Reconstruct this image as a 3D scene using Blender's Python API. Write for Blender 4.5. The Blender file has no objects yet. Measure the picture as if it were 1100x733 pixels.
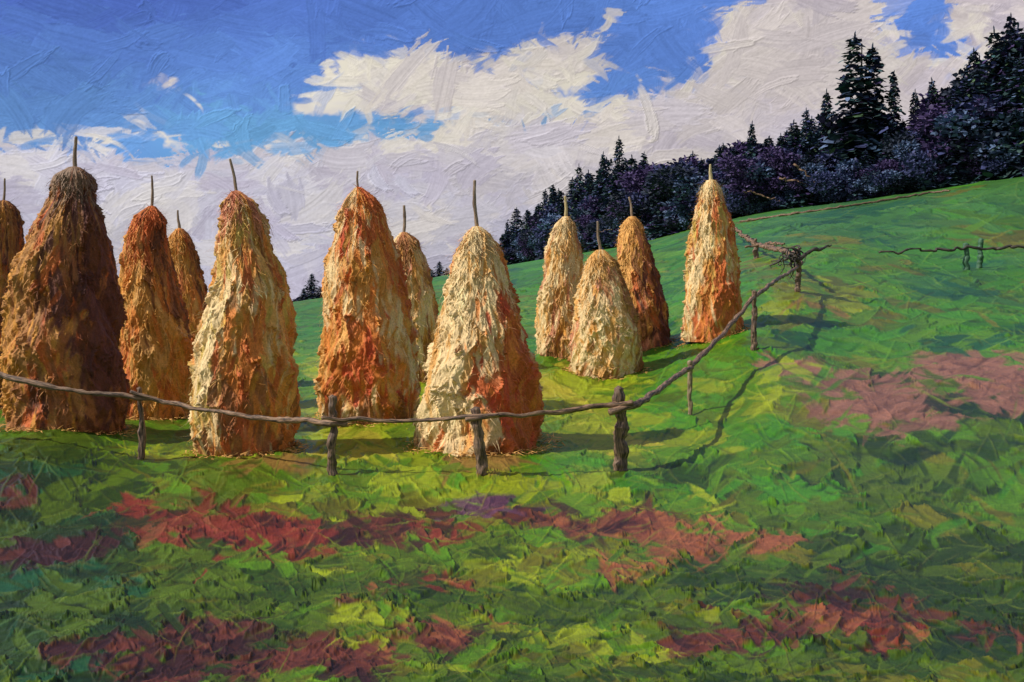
import bpy, math, random
import numpy as np
R = math.radians
F, CX, HY, EYE = 1180.0, 550.0, 330.0, 3.0
scn = bpy.context.scene
COL = scn.collection
SUN_EL, SUN_AZ = R(44), R(-103)      # azimuth measured from +Y towards +X: the sun stands to the left, a little behind us

# ------------------------------------------------------------------ helpers
def lin(r, g, b, k=1.0):
    f = lambda c: (c/255/12.92 if c/255 <= 0.04045 else ((c/255+0.055)/1.055)**2.4)
    return np.array([f(r)*k, f(g)*k, f(b)*k])

def _hash(i, j, s):
    n = (i.astype(np.int64)*374761393 + j.astype(np.int64)*668265263 + s*974634777) & 0x7fffffff
    n = ((n ^ (n >> 13))*1274126177) & 0x7fffffff
    return ((n ^ (n >> 16)) & 0xffff)/65535.0*2-1

def vnoise(x, y, s=0):
    xi = np.floor(x); yi = np.floor(y); fx = x-xi; fy = y-yi
    fx = fx*fx*(3-2*fx); fy = fy*fy*(3-2*fy)
    a = _hash(xi, yi, s); b = _hash(xi+1, yi, s); c = _hash(xi, yi+1, s); d = _hash(xi+1, yi+1, s)
    return (a*(1-fx)+b*fx)*(1-fy) + (c*(1-fx)+d*fx)*fy

def fbm(x, y, s=0, o=4):
    t = 0; a = 0.5; x = np.asarray(x, float); y = np.asarray(y, float)
    for k in range(o):
        t = t + a*vnoise(x, y, s+k*17); x = x*2.03+5.1; y = y*2.03+3.7; a *= 0.5
    return t

def mesh_obj(name, V, Fq, mat, parent=None, colors=None, smooth=True, tris=None):
    """V (n,3); Fq (m,4) quads and/or tris (k,3), as numpy"""
    V = np.asarray(V, np.float32)
    me = bpy.data.meshes.new(name)
    polys = []
    nq = 0 if Fq is None else len(Fq); nt = 0 if tris is None else len(tris)
    idx = []
    if nq: idx.append(np.asarray(Fq, np.int32).ravel())
    if nt: idx.append(np.asarray(tris, np.int32).ravel())
    idx = np.concatenate(idx)
    starts = np.concatenate([np.arange(nq)*4, nq*4+np.arange(nt)*3]).astype(np.int32)
    totals = np.concatenate([np.full(nq, 4), np.full(nt, 3)]).astype(np.int32)
    me.vertices.add(len(V)); me.vertices.foreach_set('co', V.ravel())
    me.loops.add(len(idx)); me.loops.foreach_set('vertex_index', idx)
    me.polygons.add(nq+nt)
    me.polygons.foreach_set('loop_start', starts); me.polygons.foreach_set('loop_total', totals)
    me.polygons.foreach_set('use_smooth', np.full(nq+nt, smooth))
    me.update(calc_edges=True)
    me.validate()
    if colors is not None:
        at = me.color_attributes.new('tint', 'FLOAT_COLOR', 'POINT')
        c4 = np.ones((len(V), 4), np.float32); c4[:, :3] = colors
        at.data.foreach_set('color', c4.ravel())
    if mat: me.materials.append(mat)
    o = bpy.data.objects.new(name, me); COL.objects.link(o)
    if parent: o.parent = parent
    return o

def empty(name, loc):
    o = bpy.data.objects.new(name, None); COL.objects.link(o); o.location = loc
    o.empty_display_size = 0.3
    return o

def tag(o, label=None, cat=None, group=None, kind=None):
    if label: o['label'] = label
    if cat: o['category'] = cat
    if group: o['group'] = group
    if kind: o['kind'] = kind
    return o

def grid_faces(nr, nc, wrap=False):
    i = np.arange(nr-1)[:, None]; j = np.arange(nc if wrap else nc-1)[None, :]
    a = i*nc+j; b = i*nc+(j+1) % nc
    return np.stack([a, b, b+nc, a+nc], -1).reshape(-1, 4)

# ------------------------------------------------------------------ materials
def mat_tint(name, rough=0.55, nscale=30, nstr=0.25, bump=0.2, bdist=0.02, spec=0.4, tr=0.0):
    m = bpy.data.materials.new(name); m.use_nodes = True
    nt = m.node_tree; N = nt.nodes; L = nt.links
    bs = N['Principled BSDF']
    at = N.new('ShaderNodeAttribute'); at.attribute_name = 'tint'
    tc = N.new('ShaderNodeTexCoord')
    no = N.new('ShaderNodeTexNoise'); no.inputs['Scale'].default_value = nscale; no.inputs['Detail'].default_value = 5
    L.new(tc.outputs['Object'], no.inputs['Vector'])
    mr = N.new('ShaderNodeMapRange'); mr.inputs['From Min'].default_value = .3; mr.inputs['From Max'].default_value = .7
    mr.inputs['To Min'].default_value = 1-nstr; mr.inputs['To Max'].default_value = 1+nstr
    L.new(no.outputs['Fac'], mr.inputs['Value'])
    mx = N.new('ShaderNodeVectorMath'); mx.operation = 'SCALE'
    L.new(at.outputs['Color'], mx.inputs[0]); L.new(mr.outputs['Result'], mx.inputs['Scale'])
    L.new(mx.outputs['Vector'], bs.inputs['Base Color'])
    bs.inputs['Roughness'].default_value = rough
    bs.inputs['Specular IOR Level'].default_value = spec
    if bump:
        bp = N.new('ShaderNodeBump'); bp.inputs['Strength'].default_value = bump; bp.inputs['Distance'].default_value = bdist
        L.new(no.outputs['Fac'], bp.inputs['Height']); L.new(bp.outputs['Normal'], bs.inputs['Normal'])
    return m

def mat_wood(name, dark, light, scale=6):
    m = bpy.data.materials.new(name); m.use_nodes = True
    nt = m.node_tree; N = nt.nodes; L = nt.links
    bs = N['Principled BSDF']; bs.inputs['Roughness'].default_value = 0.6
    tc = N.new('ShaderNodeTexCoord')
    at = N.new('ShaderNodeAttribute'); at.attribute_name = 'grain'   # x along the stick, yz round it
    no = N.new('ShaderNodeTexNoise'); no.inputs['Scale'].default_value = scale; no.inputs['Detail'].default_value = 9; no.inputs['Roughness'].default_value = .68
    mp = N.new('ShaderNodeMapping'); mp.inputs['Scale'].default_value = (0.5, 2.0, 2.0)
    L.new(at.outputs['Vector'], mp.inputs['Vector']); L.new(mp.outputs['Vector'], no.inputs['Vector'])
    cr = N.new('ShaderNodeValToRGB')
    cr.color_ramp.elements[0].position = .40; cr.color_ramp.elements[0].color = (*dark, 1)
    cr.color_ramp.elements[1].position = .62; cr.color_ramp.elements[1].color = (*light, 1)
    L.new(no.outputs['Fac'], cr.inputs['Fac']); L.new(cr.outputs['Color'], bs.inputs['Base Color'])
    bp = N.new('ShaderNodeBump'); bp.inputs['Strength'].default_value = .8; bp.inputs['Distance'].default_value = .03
    L.new(no.outputs['Fac'], bp.inputs['Height']); L.new(bp.outputs['Normal'], bs.inputs['Normal'])
    return m

M_GROUND = mat_tint('meadow_paint', rough=.5, nscale=9, nstr=.14, bump=.25, bdist=.02, spec=.2)
M_HAY = mat_tint('hay', rough=.62, nscale=26, nstr=.2, bump=.4, bdist=.03, spec=.18)
M_LEAF = mat_tint('conifer_foliage', rough=.6, nscale=3, nstr=.3, bump=0, spec=.25)
M_GRASS = mat_tint('grass_blades', rough=.55, nscale=3, nstr=.2, bump=0, spec=.3)
M_RAIL = mat_wood('weathered_rail_wood', (.028, .017, .014), (.42, .25, .15), 9)
M_POST = mat_wood('old_post_bark', (.026, .016, .013), (.34, .21, .135), 9)
M_PALEPOST = mat_wood('pale_post_wood', (.16, .11, .06), (.42, .33, .2), 6)
M_MOSS = mat_wood('mossy_post_wood', (.03, .09, .05), (.08, .2, .11), 6)
M_POLE = mat_wood('pole_wood', (.13, .085, .06), (.44, .32, .22), 7)
M_POLEY = mat_wood('pale_pole_wood', (.4, .3, .13), (.7, .58, .32), 7)
M_TWIG = mat_wood('dark_twig', (.02, .02, .02), (.10, .075, .06), 6)
M_TRUNK = mat_wood('conifer_bark', (.03, .025, .025), (.10, .08, .07), 3)

# ------------------------------------------------------------------ terrain
def zfrom(px, py, D):                       # height seen at a picture point at depth D
    return EYE-(py-HY)/F*D
CON = []                                     # (theta, ln rho, z)
def con(px, py, D):
    x = (px-CX)/F*D
    CON.append((math.atan2(x, D), math.log(math.hypot(x, D)), zfrom(px, py, D)))
def conz(px, D, z):
    x = (px-CX)/F*D
    CON.append((math.atan2(x, D), math.log(math.hypot(x, D)), z))
for px in (-250, 0, 250, 550, 850, 1100, 1350):
    for D in (4, 8.5, 13): conz(px, D, 0.0 if D < 10 else 0.02)
for px, py, D in [(0, 440, 31), (70, 461, 23.5), (168, 450, 28), (205, 425, 33), (262, 488, 21.5), (393, 455, 26), (442, 410, 33),
                  (515, 486, 21.7), (604, 385, 36), (650, 407, 33), (690, 376, 38), (766, 365, 36),
                  (150, 497, 21.2), (357, 512, 19.4), (513, 515, 19.1), (665, 508, 19.6), (740, 450, 25), (810, 378, 31), (857, 315, 43),
                  (1100, 190, 128), (1100, 265, 70), (1100, 350, 38), (1100, 430, 24), (1100, 530, 17),
                  (1000, 205, 134), (1000, 268, 72), (1000, 350, 38.5), (1000, 430, 24.5), (1000, 500, 18.8),
                  (900, 219, 141), (900, 270, 66), (900, 330, 42), (900, 380, 32), (900, 430, 25), (900, 500, 19),
                  (800, 233, 150), (800, 268, 80), (800, 300, 52), (710, 258, 172), (700, 300, 80), (700, 340, 48),
                  (620, 274, 205), (560, 288, 230), (560, 318, 90), (560, 350, 48), (470, 304, 240), (470, 325, 100), (470, 365, 45),
                  (325, 334, 260), (325, 345, 90), (325, 385, 42), (150, 336, 260), (100, 345, 90), (0, 336, 260), (0, 345, 90), (-200, 336, 260), (-200, 345, 90), (-200, 430, 32),
                  (1350, 170, 120), (1350, 265, 60), (1350, 350, 36), (1350, 430, 23)]:
    con(px, py, D)
for px, z in ((-250, -6), (0, -6), (300, -4), (470, 2), (560, 10), (700, 17), (850, 20), (1000, 22), (1100, 22), (1350, 22)):
    conz(px, 330, z if px > 450 else 1.5); conz(px, 700, z-4); conz(px, 2500, -8)
CON = np.array(CON)
def _k(a, b): return np.sqrt(((a[:, None, 0]-b[None, :, 0])*3.2)**2+(a[:, None, 1]-b[None, :, 1])**2+0.02)
_A = _k(CON, CON); _n = len(CON)
_M = np.zeros((_n+1, _n+1)); _M[:_n, :_n] = _A-np.eye(_n)*0.004; _M[:_n, _n] = 1; _M[_n, :_n] = 1
_W = np.linalg.solve(_M, np.append(CON[:, 2], 0))
TG = np.linspace(R(-48), R(48), 161); LG = np.linspace(math.log(3.5), math.log(3000), 341)
_g = np.stack(np.meshgrid(TG, LG, indexing='ij'), -1).reshape(-1, 2)
ZG = (_k(_g, CON)@_W[:_n]+_W[_n]).reshape(len(TG), len(LG))
def gz_polar(th, lr):
    back = np.clip((np.abs(th)-R(60))/R(60), 0, 1)
    t = np.clip(th, TG[0], TG[-1]); l = np.clip(lr, LG[0], LG[-1])
    a = (t-TG[0])/(TG[1]-TG[0]); b = (l-LG[0])/(LG[1]-LG[0])
    i = np.clip(a.astype(int), 0, len(TG)-2); j = np.clip(b.astype(int), 0, len(LG)-2); a = a-i; b = b-j
    z = ZG[i, j]*(1-a)*(1-b)+ZG[i+1, j]*a*(1-b)+ZG[i, j+1]*(1-a)*b+ZG[i+1, j+1]*a*b
    return z*(1-back)
def gz(x, y):
    return float(gz_polar(np.array([math.atan2(x, y)]), np.array([math.log(max(math.hypot(x, y), 3.5))]))[0])
def hit(px, py, lo=6, hi=400):
    D = lo
    while D < hi:
        x = (px-CX)/F*D
        if zfrom(px, py, D) <= gz(x, D): return D
        D *= 1.004
    return hi
def P(px, py, D): return ((px-CX)/F*D, D, zfrom(px, py, D))

# ------------------------------------------------------------------ strokes of relief and colour laid on a grid
TILE = fbm(*np.meshgrid(np.arange(1024)/7.0, np.arange(1024)/7.0), 5, 4).astype(np.float32)*1.6
TILE_F = fbm(*np.meshgrid(np.arange(1024)/2.2, np.arange(1024)/2.2), 9, 3).astype(np.float32)*1.6
def stroke(H, C, ci, cj, a, b, ang, col, hgt, rng, op=.9, under=.55, fine=.09):
    nr, nc = H.shape
    r = int(math.hypot(a, b)*1.15)+2
    i0, i1 = max(0, int(ci-r)), min(nr, int(ci+r)+1)
    j0, j1 = max(0, int(cj-r)), min(nc, int(cj+r)+1)
    if i1 <= i0+1 or j1 <= j0+1: return
    ii = np.arange(i0, i1)[:, None]-ci; jj = np.arange(j0, j1)[None, :]-cj
    c, s = math.cos(ang), math.sin(ang)
    bend = rng.uniform(-.35, .35)/max(a, 1)
    u = jj*c+ii*s; v = (-jj*s+ii*c)+bend*u*u*0.6
    u = u/a; v = v/b
    oi, oj = rng.integers(200, 800, 2)
    qi = (v*b*1.3+oi).astype(np.int32) & 1023; qj = (u*a*.32+oj).astype(np.int32) & 1023     # the drag marks run along the stroke
    n = TILE[qi, qj]; nf = TILE_F[qi, (u*a*.8+oj).astype(np.int32) & 1023]
    d = (np.abs(u)**3+np.abs(v)**3)**(1/3)*(1+.42*n)
    m = np.clip((1-d)*min(a, b)*.55, 0, 1)
    br = rng.standard_normal(24).astype(np.float32)
    bb = np.interp(np.clip(v*.5+.5, 0, 1)*23, np.arange(24), br)
    sg = 1 if rng.random() < .7 else -1
    ridge = np.exp(-((d-.86)/.12)**2)*np.clip(.25+.9*(sg*u*.7+.5*np.abs(v)), 0, 1.3)
    prof = .35+.35*sg*u+ridge*1.6+bb*.09+nf*fine
    Hs = H[i0:i1, j0:j1]
    base = float((Hs*m).sum()/(m.sum()+1e-6))
    H[i0:i1, j0:j1] = Hs*(1-m)+m*(base*under*.6+Hs*under*.4+prof*hgt)
    Cs = C[i0:i1, j0:j1]
    k = (1+.07*bb+.10*nf+.05*n)[..., None]
    drag = .16*np.clip(.5+.5*n+.3*bb, 0, 1)
    al = (m*(op-drag))[..., None]
    C[i0:i1, j0:j1] = Cs*(1-al)+al*col[None, None, :]*k

# ------------------------------------------------------------------ the ground
rng = np.random.default_rng(7)
HW = R(40)
NIN = 2050
th_in = np.linspace(-HW, HW, NIN)
th_l = np.linspace(-math.pi, -HW, 130)[:-1]; th_r = np.linspace(HW, math.pi, 130)[1:]
TH = np.concatenate([th_l, th_in, th_r])
rows = [3.6, 5.0, 6.2]
pyr = np.arange(800, 500, -0.85); rows += list(EYE*F/(pyr-HY))
r0 = rows[-1]; nfar = 560
rows += list(r0*np.exp(np.linspace(0, math.log(170/r0), nfar)[1:]))
rows += list(170*np.exp(np.linspace(0, math.log(3000/170), 50)[1:]))
RH = np.array(rows); LR = np.log(RH)
nr, nc = len(RH), len(TH)
TT, LL = np.meshgrid(TH, LR)
Z = gz_polar(TT, LL)
RR = np.exp(LL); X = RR*np.sin(TT); Y = RR*np.cos(TT)
# picture place of every ground point, used only to decide which part of the meadow has which growth
Ys = np.maximum(Y, .5)
PX = CX+X/Ys*F; PY = HY+(EYE-Z)/Ys*F
def seg(v, a, b): return np.clip((v-a)/(b-a), 0, 1)
G = {k: lin(*v) for k, v in dict(
    lime=(134, 148, 24), yel=(158, 150, 42), green=(76, 118, 14), vivid=(62, 122, 20), mid=(74, 98, 16), cool=(58, 106, 42),
    teal=(30, 80, 46), dark=(42, 66, 15), deep=(27, 50, 22), olive=(98, 98, 20), ochre=(128, 98, 46),
    soil=(94, 48, 36), soilr=(114, 44, 32), soild=(52, 29, 26), mauve=(134, 92, 74), purple=(88, 56, 80), orange=(138, 80, 50)).items()}
SOILS = [  # (px, py, rx, ry, tone)
    (250, 570, 88, 21, 'r'), (320, 577, 40, 20, 'r'), (140, 548, 42, 9, 'r'), (400, 574, 60, 16, 'd'), (468, 575, 45, 15, 'r'), (520, 553, 34, 7, 'p'), (440, 562, 60, 9, 'd'), (560, 562, 40, 6, 's'), (640, 568, 50, 9, 's'),
    (600, 556, 62, 9, 's'), (680, 560, 50, 15, 's'), (735, 580, 40, 20, 'o'), (810, 585, 55, 8, 'o'), (745, 598, 18, 10, 'o'),
    (200, 712, 115, 20, 'd'), (245, 684, 55, 16, 'd'), (345, 706, 75, 17, 's'), (472, 682, 40, 14, 's'), (385, 722, 30, 14, 'd'),
    (785, 690, 62, 14, 's'), (905, 668, 72, 18, 's'), (890, 650, 42, 10, 'd'), (945, 682, 40, 12, 'r'), (830, 698, 40, 12, 'd'), (1065, 686, 34, 12, 's'),
    (48, 594, 52, 13, 'd'), (22, 534, 30, 9, 'd'), (10, 597, 20, 14, 'd'), (472, 627, 20, 6, 'r'), (415, 641, 18, 7, 's'), (680, 615, 28, 4, 'o'),
    (930, 432, 46, 24, 'm'), (975, 451, 66, 9, 'm'), (1025, 393, 46, 12, 'm'), (1092, 416, 62, 24, 'm'), (1062, 404, 40, 16, 'm'), (850, 397, 30, 4, 'm'), (880, 330, 40, 3, 'c'), 
    (530, 495, 50, 6, 'c'), (300, 500, 50, 6, 'c')]
STONE = dict(s='soil', r='soilr', d='soild', p='purple', o='orange', m='mauve', c='ochre')
def pick(px, py, rg):
    """what grows (or lies bare) at a place of the meadow"""
    jx, jy = px+rg.normal(0, 5), py+rg.normal(0, 2.5)
    best = None; lim = 1.0+1.3*float(fbm(jx/16, jy/6, 21, 3))
    for cx, cy, rx, ry, t in SOILS:
        q = ((jx-cx)/rx)**2+((jy-cy)/ry)**2
        if q < lim and (best is None or q < best[0]): best = (q, t)
    if best and rg.random() < .93:
        c = G[STONE[best[1]]]
        if best[1] in 'sr' and rg.random() < .3: c = G['soild'] if rg.random() < .6 else G['orange']
        if best[1] == 'd' and rg.random() < .3: c = G['soil']
        return c*rg.uniform(.75, 1.25), True
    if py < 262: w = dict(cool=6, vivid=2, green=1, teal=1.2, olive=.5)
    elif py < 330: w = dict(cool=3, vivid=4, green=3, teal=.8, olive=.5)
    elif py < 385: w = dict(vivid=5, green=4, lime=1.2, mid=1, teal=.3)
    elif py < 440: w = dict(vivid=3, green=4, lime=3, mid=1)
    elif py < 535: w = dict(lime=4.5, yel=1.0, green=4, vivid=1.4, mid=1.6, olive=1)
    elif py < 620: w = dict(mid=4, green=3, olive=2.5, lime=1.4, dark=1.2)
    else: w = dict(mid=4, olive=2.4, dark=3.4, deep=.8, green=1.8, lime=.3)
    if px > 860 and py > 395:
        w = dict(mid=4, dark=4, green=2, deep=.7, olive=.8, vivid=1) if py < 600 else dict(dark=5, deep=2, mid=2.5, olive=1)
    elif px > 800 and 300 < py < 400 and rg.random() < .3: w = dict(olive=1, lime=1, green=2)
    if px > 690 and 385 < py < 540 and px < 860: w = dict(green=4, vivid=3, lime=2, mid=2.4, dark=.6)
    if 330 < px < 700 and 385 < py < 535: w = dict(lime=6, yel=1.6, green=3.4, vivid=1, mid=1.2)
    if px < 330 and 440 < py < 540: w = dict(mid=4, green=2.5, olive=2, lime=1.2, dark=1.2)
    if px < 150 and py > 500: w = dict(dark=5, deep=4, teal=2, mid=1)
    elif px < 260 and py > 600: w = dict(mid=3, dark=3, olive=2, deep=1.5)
    order = ['deep', 'teal', 'dark', 'mid', 'cool', 'vivid', 'green', 'olive', 'lime', 'yel', 'ochre']
    ks = [k for k in order if k in w]; p = np.array([w[k] for k in ks], float); p /= p.sum()
    # growth comes in broad drifts: neighbours take neighbouring tones
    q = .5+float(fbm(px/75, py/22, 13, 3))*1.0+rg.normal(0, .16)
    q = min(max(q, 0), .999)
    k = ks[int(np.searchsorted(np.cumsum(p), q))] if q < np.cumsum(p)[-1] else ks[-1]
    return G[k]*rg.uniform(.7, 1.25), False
H = np.zeros((nr, nc)); C = np.zeros((nr, nc, 3))
nfx = fbm(X/1.7, Y/2.6, 3, 4)
C[:] = G['mid'][None, None]*(1+.5*nfx[..., None])
j_in0, j_in1 = len(th_l), len(th_l)+NIN
def lay(n, amin, amax, bmin, bmax, hgt, imin=3, imax=None, angs=.35, op=.92, soil_only=False):
    imax = imax or nr-46
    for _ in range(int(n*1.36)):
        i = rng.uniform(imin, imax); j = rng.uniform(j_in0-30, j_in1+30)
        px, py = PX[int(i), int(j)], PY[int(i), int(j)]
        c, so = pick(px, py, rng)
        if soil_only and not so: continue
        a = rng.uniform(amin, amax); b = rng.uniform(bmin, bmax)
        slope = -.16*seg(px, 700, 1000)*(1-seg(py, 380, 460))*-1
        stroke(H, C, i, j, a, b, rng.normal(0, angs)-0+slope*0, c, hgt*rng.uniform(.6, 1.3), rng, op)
lay(2600, 30, 80, 9, 22, 1.0, angs=.22)
lay(1600, 7, 24, 2.5, 6, .7, angs=.4)
lay(4200, 22, 70, 6, 15, 1.5, angs=.24)
lay(1500, 14, 40, 4, 9, 1.4, angs=.4)
lay(500, 5, 16, 2, 5, .9, angs=.6)
lay(7000, 8, 26, 3, 7, 1.3, angs=.5, soil_only=True)
lay(700, 16, 50, 1.5, 3.0, 1.6, angs=.4)
for _ in range(3400):                                   # sunken hollows between the tufts, their shade darkened into the colour
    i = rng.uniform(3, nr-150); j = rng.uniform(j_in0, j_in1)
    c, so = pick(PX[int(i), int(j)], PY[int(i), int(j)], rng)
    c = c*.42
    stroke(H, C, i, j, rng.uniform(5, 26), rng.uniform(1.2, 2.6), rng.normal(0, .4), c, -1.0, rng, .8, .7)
for _ in range(4600):                                   # thin raised ridges, paler than what they lie on: highlights put into the colour
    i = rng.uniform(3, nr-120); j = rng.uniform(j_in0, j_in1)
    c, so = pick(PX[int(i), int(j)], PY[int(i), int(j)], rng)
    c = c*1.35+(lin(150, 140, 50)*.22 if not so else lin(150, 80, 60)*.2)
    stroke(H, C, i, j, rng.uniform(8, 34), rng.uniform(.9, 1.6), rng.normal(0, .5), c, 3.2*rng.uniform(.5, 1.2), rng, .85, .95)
far = 1-seg(RR, 60, 200)
side = 1-seg(np.abs(TT), HW*.93, HW)
dull_ = (seg(np.abs(TT), HW*.95, HW*1.02))[..., None]; C = C*(1-dull_)+dull_*G['mid'][None, None]*(1+.5*nfx[..., None])
for _ in range(1):
    H[1:-1] = (H[:-2]+2*H[1:-1]+H[2:])/4
amp = (H-.5)*RR/F*far*side*(2.0-1.1*seg(RR, 11, 24))
lump = fbm(X/1.3, Y/1.9, 31, 4)*.10*seg(RR, 5, 9)*(1-seg(RR, 30, 60))
Zd = Z+np.clip(amp, -.3, .5)+lump
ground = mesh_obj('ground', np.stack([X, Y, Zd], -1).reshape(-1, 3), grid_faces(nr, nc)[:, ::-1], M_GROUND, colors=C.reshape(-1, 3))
tag(ground, kind='structure')

# ------------------------------------------------------------------ sticks (rails, posts, poles, twigs)
def stick(name, pts, r0, r1, mat, parent=None, origin=(0, 0, 0), seed=0, rough=.18, seg_len=.06, ns=10, wob=.02, cap=True):
    rg = np.random.default_rng(seed)
    pts = np.array(pts, float)-np.array(origin)
    L = np.concatenate([[0], np.cumsum(np.linalg.norm(np.diff(pts, axis=0), axis=1))])
    n = max(4, int(L[-1]/seg_len)); n = min(n, 140)
    s = np.linspace(0, L[-1], n)
    # smooth the path a little
    c = np.stack([np.interp(s, L, pts[:, k]) for k in range(3)], 1)
    for _ in range(2): c[1:-1] = (c[:-2]+2*c[1:-1]+c[2:])/4
    w = np.stack([vnoise(s*3+seed, s*0+k*3.3, seed+k) for k in range(3)], 1)*wob
    w *= np.clip(np.minimum(s, L[-1]-s)*6, .15, 1)[:, None]
    c = c+w
    t = np.gradient(c, axis=0); t /= np.linalg.norm(t, axis=1)[:, None]+1e-9
    up = np.array([0, 0, 1.]) if abs(t[:, 2].mean()) < .8 else np.array([0, 1., 0])
    a = np.cross(t, up); a /= np.linalg.norm(a, axis=1)[:, None]; b = np.cross(a, t)
    rad = np.interp(s, [0, L[-1]], [r0, r1])
    ph = np.linspace(0, 2*math.pi, ns, endpoint=False)
    S, PH = np.meshgrid(s, ph, indexing='ij')
    k = 1+rough*(vnoise(S*9, np.cos(PH)*1.6+5, seed)+1.1*vnoise(S*1.7, np.sin(PH)*.8+9, seed+3)+.35*vnoise(S*25, PH*2, seed+7))
    Rr = rad[:, None]*k
    V = c[:, None, :]+Rr[..., None]*(np.cos(PH)[..., None]*a[:, None, :]+np.sin(PH)[..., None]*b[:, None, :])
    V = V.reshape(-1, 3); Fq = grid_faces(n, ns, wrap=True)
    gr = np.stack([S, np.cos(PH)*r0*2.2, np.sin(PH)*r0*2.2], -1).reshape(-1, 3)+rg.uniform(0, 50)
    e0, e1 = c[0]-t[0]*r0*.25, c[-1]+t[-1]*r1*.5
    V = np.vstack([V, e0, e1]); m = n*ns
    j = np.arange(ns)
    T = np.vstack([np.stack([np.full(ns, m), (j+1) % ns, j], 1), np.stack([np.full(ns, m+1), (n-1)*ns+j, (n-1)*ns+(j+1) % ns], 1)])
    gr = np.vstack([gr, gr[0], gr[-1]])
    o = mesh_obj(name, V, Fq, mat, parent, tris=T)
    at = o.data.attributes.new('grain', 'FLOAT_VECTOR', 'POINT'); at.data.foreach_set('vector', gr.astype(np.float32).ravel())
    return o

# ------------------------------------------------------------------ haystacks
HAY = {k: lin(*v) for k, v in dict(cream=(236, 208, 158), straw=(224, 170, 98), gold=(214, 152, 72), orange=(226, 138, 66), rust=(204, 108, 60),
       brown=(160, 104, 64), dull=(178, 128, 76), pink=(206, 134, 104), grey=(150, 126, 108), yel=(212, 182, 96), red=(206, 86, 54), umber=(112, 68, 48), plum=(98, 60, 56)).items()}
def haystack(cx, ybase, prof, lean, pole, pal, label, seed, res=1.0, capc=None, shade_w=.28):
    """prof: (picture y, half width px) from top to bottom; lean: centre x at those y; pole: (x,y) of tip"""
    rg = np.random.default_rng(seed)
    D = hit(cx, ybase)
    bx, by, bz = P(cx, ybase, D)
    # the outline's lowest line is its front foot, so the axis stands half a width behind it
    rb = prof[-1][1]/F*D
    D2 = D+rb*.75
    k = D2/F
    bx = (cx-CX)*k; by = D2; bz = gz(bx, by)
    ys = np.array([p[0] for p in prof], float); hw = np.array([p[1] for p in prof], float); cxs = np.array(lean, float)
    top = EYE-(ys[0]-HY)*k
    hh = top-bz
    zz = EYE-(ys-HY)*k-bz; zz[-1] = -.12
    order = np.argsort(zz)
    NR = int(300*res); NC = int(420*res)
    zt = np.linspace(-.12, hh, NR)
    Rz = np.interp(zt, zz[order], (hw*k)[order]); Cz = np.interp(zt, zz[order], ((cxs-cx)*k)[order])
    for _ in range(int(10*res)+4):
        Rz[1:-1] = (Rz[:-2]+2*Rz[1:-1]+Rz[2:])/4; Cz[1:-1] = (Cz[:-2]+2*Cz[1:-1]+Cz[2:])/4
    ph = np.linspace(0, 2*math.pi, NC, endpoint=False)+math.pi/2
    ZZ, PHI = np.meshgrid(zt, ph, indexing='ij')
    Hh = np.zeros((NR, NC)); CC = np.zeros((NR, NC, 3)); CC[:] = HAY[pal[0][0]]
    names = [p[0] for p in pal]; wts = np.array([p[1] for p in pal], float); wts = wts/wts.sum()
    patch = fbm(np.cos(PHI)*1.5+seed, ZZ*.45+np.sin(PHI)*1.5, seed, 3)+shade_w*np.cos(PHI-.35)      # flank away from the sun drawn to rustier tones, shade painted in
    def go(n, amin, amax, bmin, bmax, hgt, op=.92):
        for _ in range(n):
            i = rg.uniform(0, NR); j = rg.uniform(0, NC)
            q = patch[min(int(i), NR-1), min(int(j), NC-1)]
            # neighbouring wads of hay tend to share a colour
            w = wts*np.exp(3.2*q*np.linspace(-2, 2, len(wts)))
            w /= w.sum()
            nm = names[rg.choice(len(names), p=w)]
            c = HAY[nm]*rg.uniform(.82, 1.14)
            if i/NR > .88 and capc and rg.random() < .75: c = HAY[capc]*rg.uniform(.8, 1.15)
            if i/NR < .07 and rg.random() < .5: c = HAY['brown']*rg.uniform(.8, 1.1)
            a = rg.uniform(amin, amax)*res; b = rg.uniform(bmin, bmax)*res
            ang = math.pi/2+rg.normal(0, .3)
            hg = hgt*rg.uniform(.5, 1.3)
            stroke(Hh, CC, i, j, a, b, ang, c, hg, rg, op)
            if j < a*1.3: stroke(Hh, CC, i, j+NC, a, b, ang, c, hg, rg, op)
            elif j > NC-a*1.3: stroke(Hh, CC, i, j-NC, a, b, ang, c, hg, rg, op)
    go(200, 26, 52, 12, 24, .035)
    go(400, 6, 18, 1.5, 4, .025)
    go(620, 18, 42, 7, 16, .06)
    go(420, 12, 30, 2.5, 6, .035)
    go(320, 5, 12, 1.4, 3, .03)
    big = .10*fbm(np.cos(PHI)*1.6+seed*.7, ZZ*.9+np.sin(PHI)*1.6, seed+5, 3)+.05*fbm(np.cos(PHI)*4+3, ZZ*3+np.sin(PHI)*4, seed+9, 3)
    fade = np.clip((hh-ZZ)/.35, .15, 1)
    RRs = np.maximum(Rz[:, None]*.955*(1+big*1.7*fade)+(Hh-Hh.mean()-.012)*.9*fade, .02)
    fl = 1+.0*PHI
    Xs = Cz[:, None]+RRs*np.cos(PHI)*fl; Yz = RRs*np.sin(PHI)
    V = np.stack([Xs, Yz, ZZ+0*Xs], -1).reshape(-1, 3)
    Fq = grid_faces(NR, NC, wrap=True)
    tipv = np.array([[Cz[-1], 0, hh+.03]]); V = np.vstack([V, tipv]); ti = len(V)-1
    j = np.arange(NC); T = [np.stack([(NR-1)*NC+j, (NR-1)*NC+(j+1) % NC, np.full(NC, ti)], 1)]
    K = np.vstack([CC.reshape(-1, 3), CC[-1, 0][None]])
    # loose straws standing off the surface
    nw = int(2400*res); base = len(V)
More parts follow.
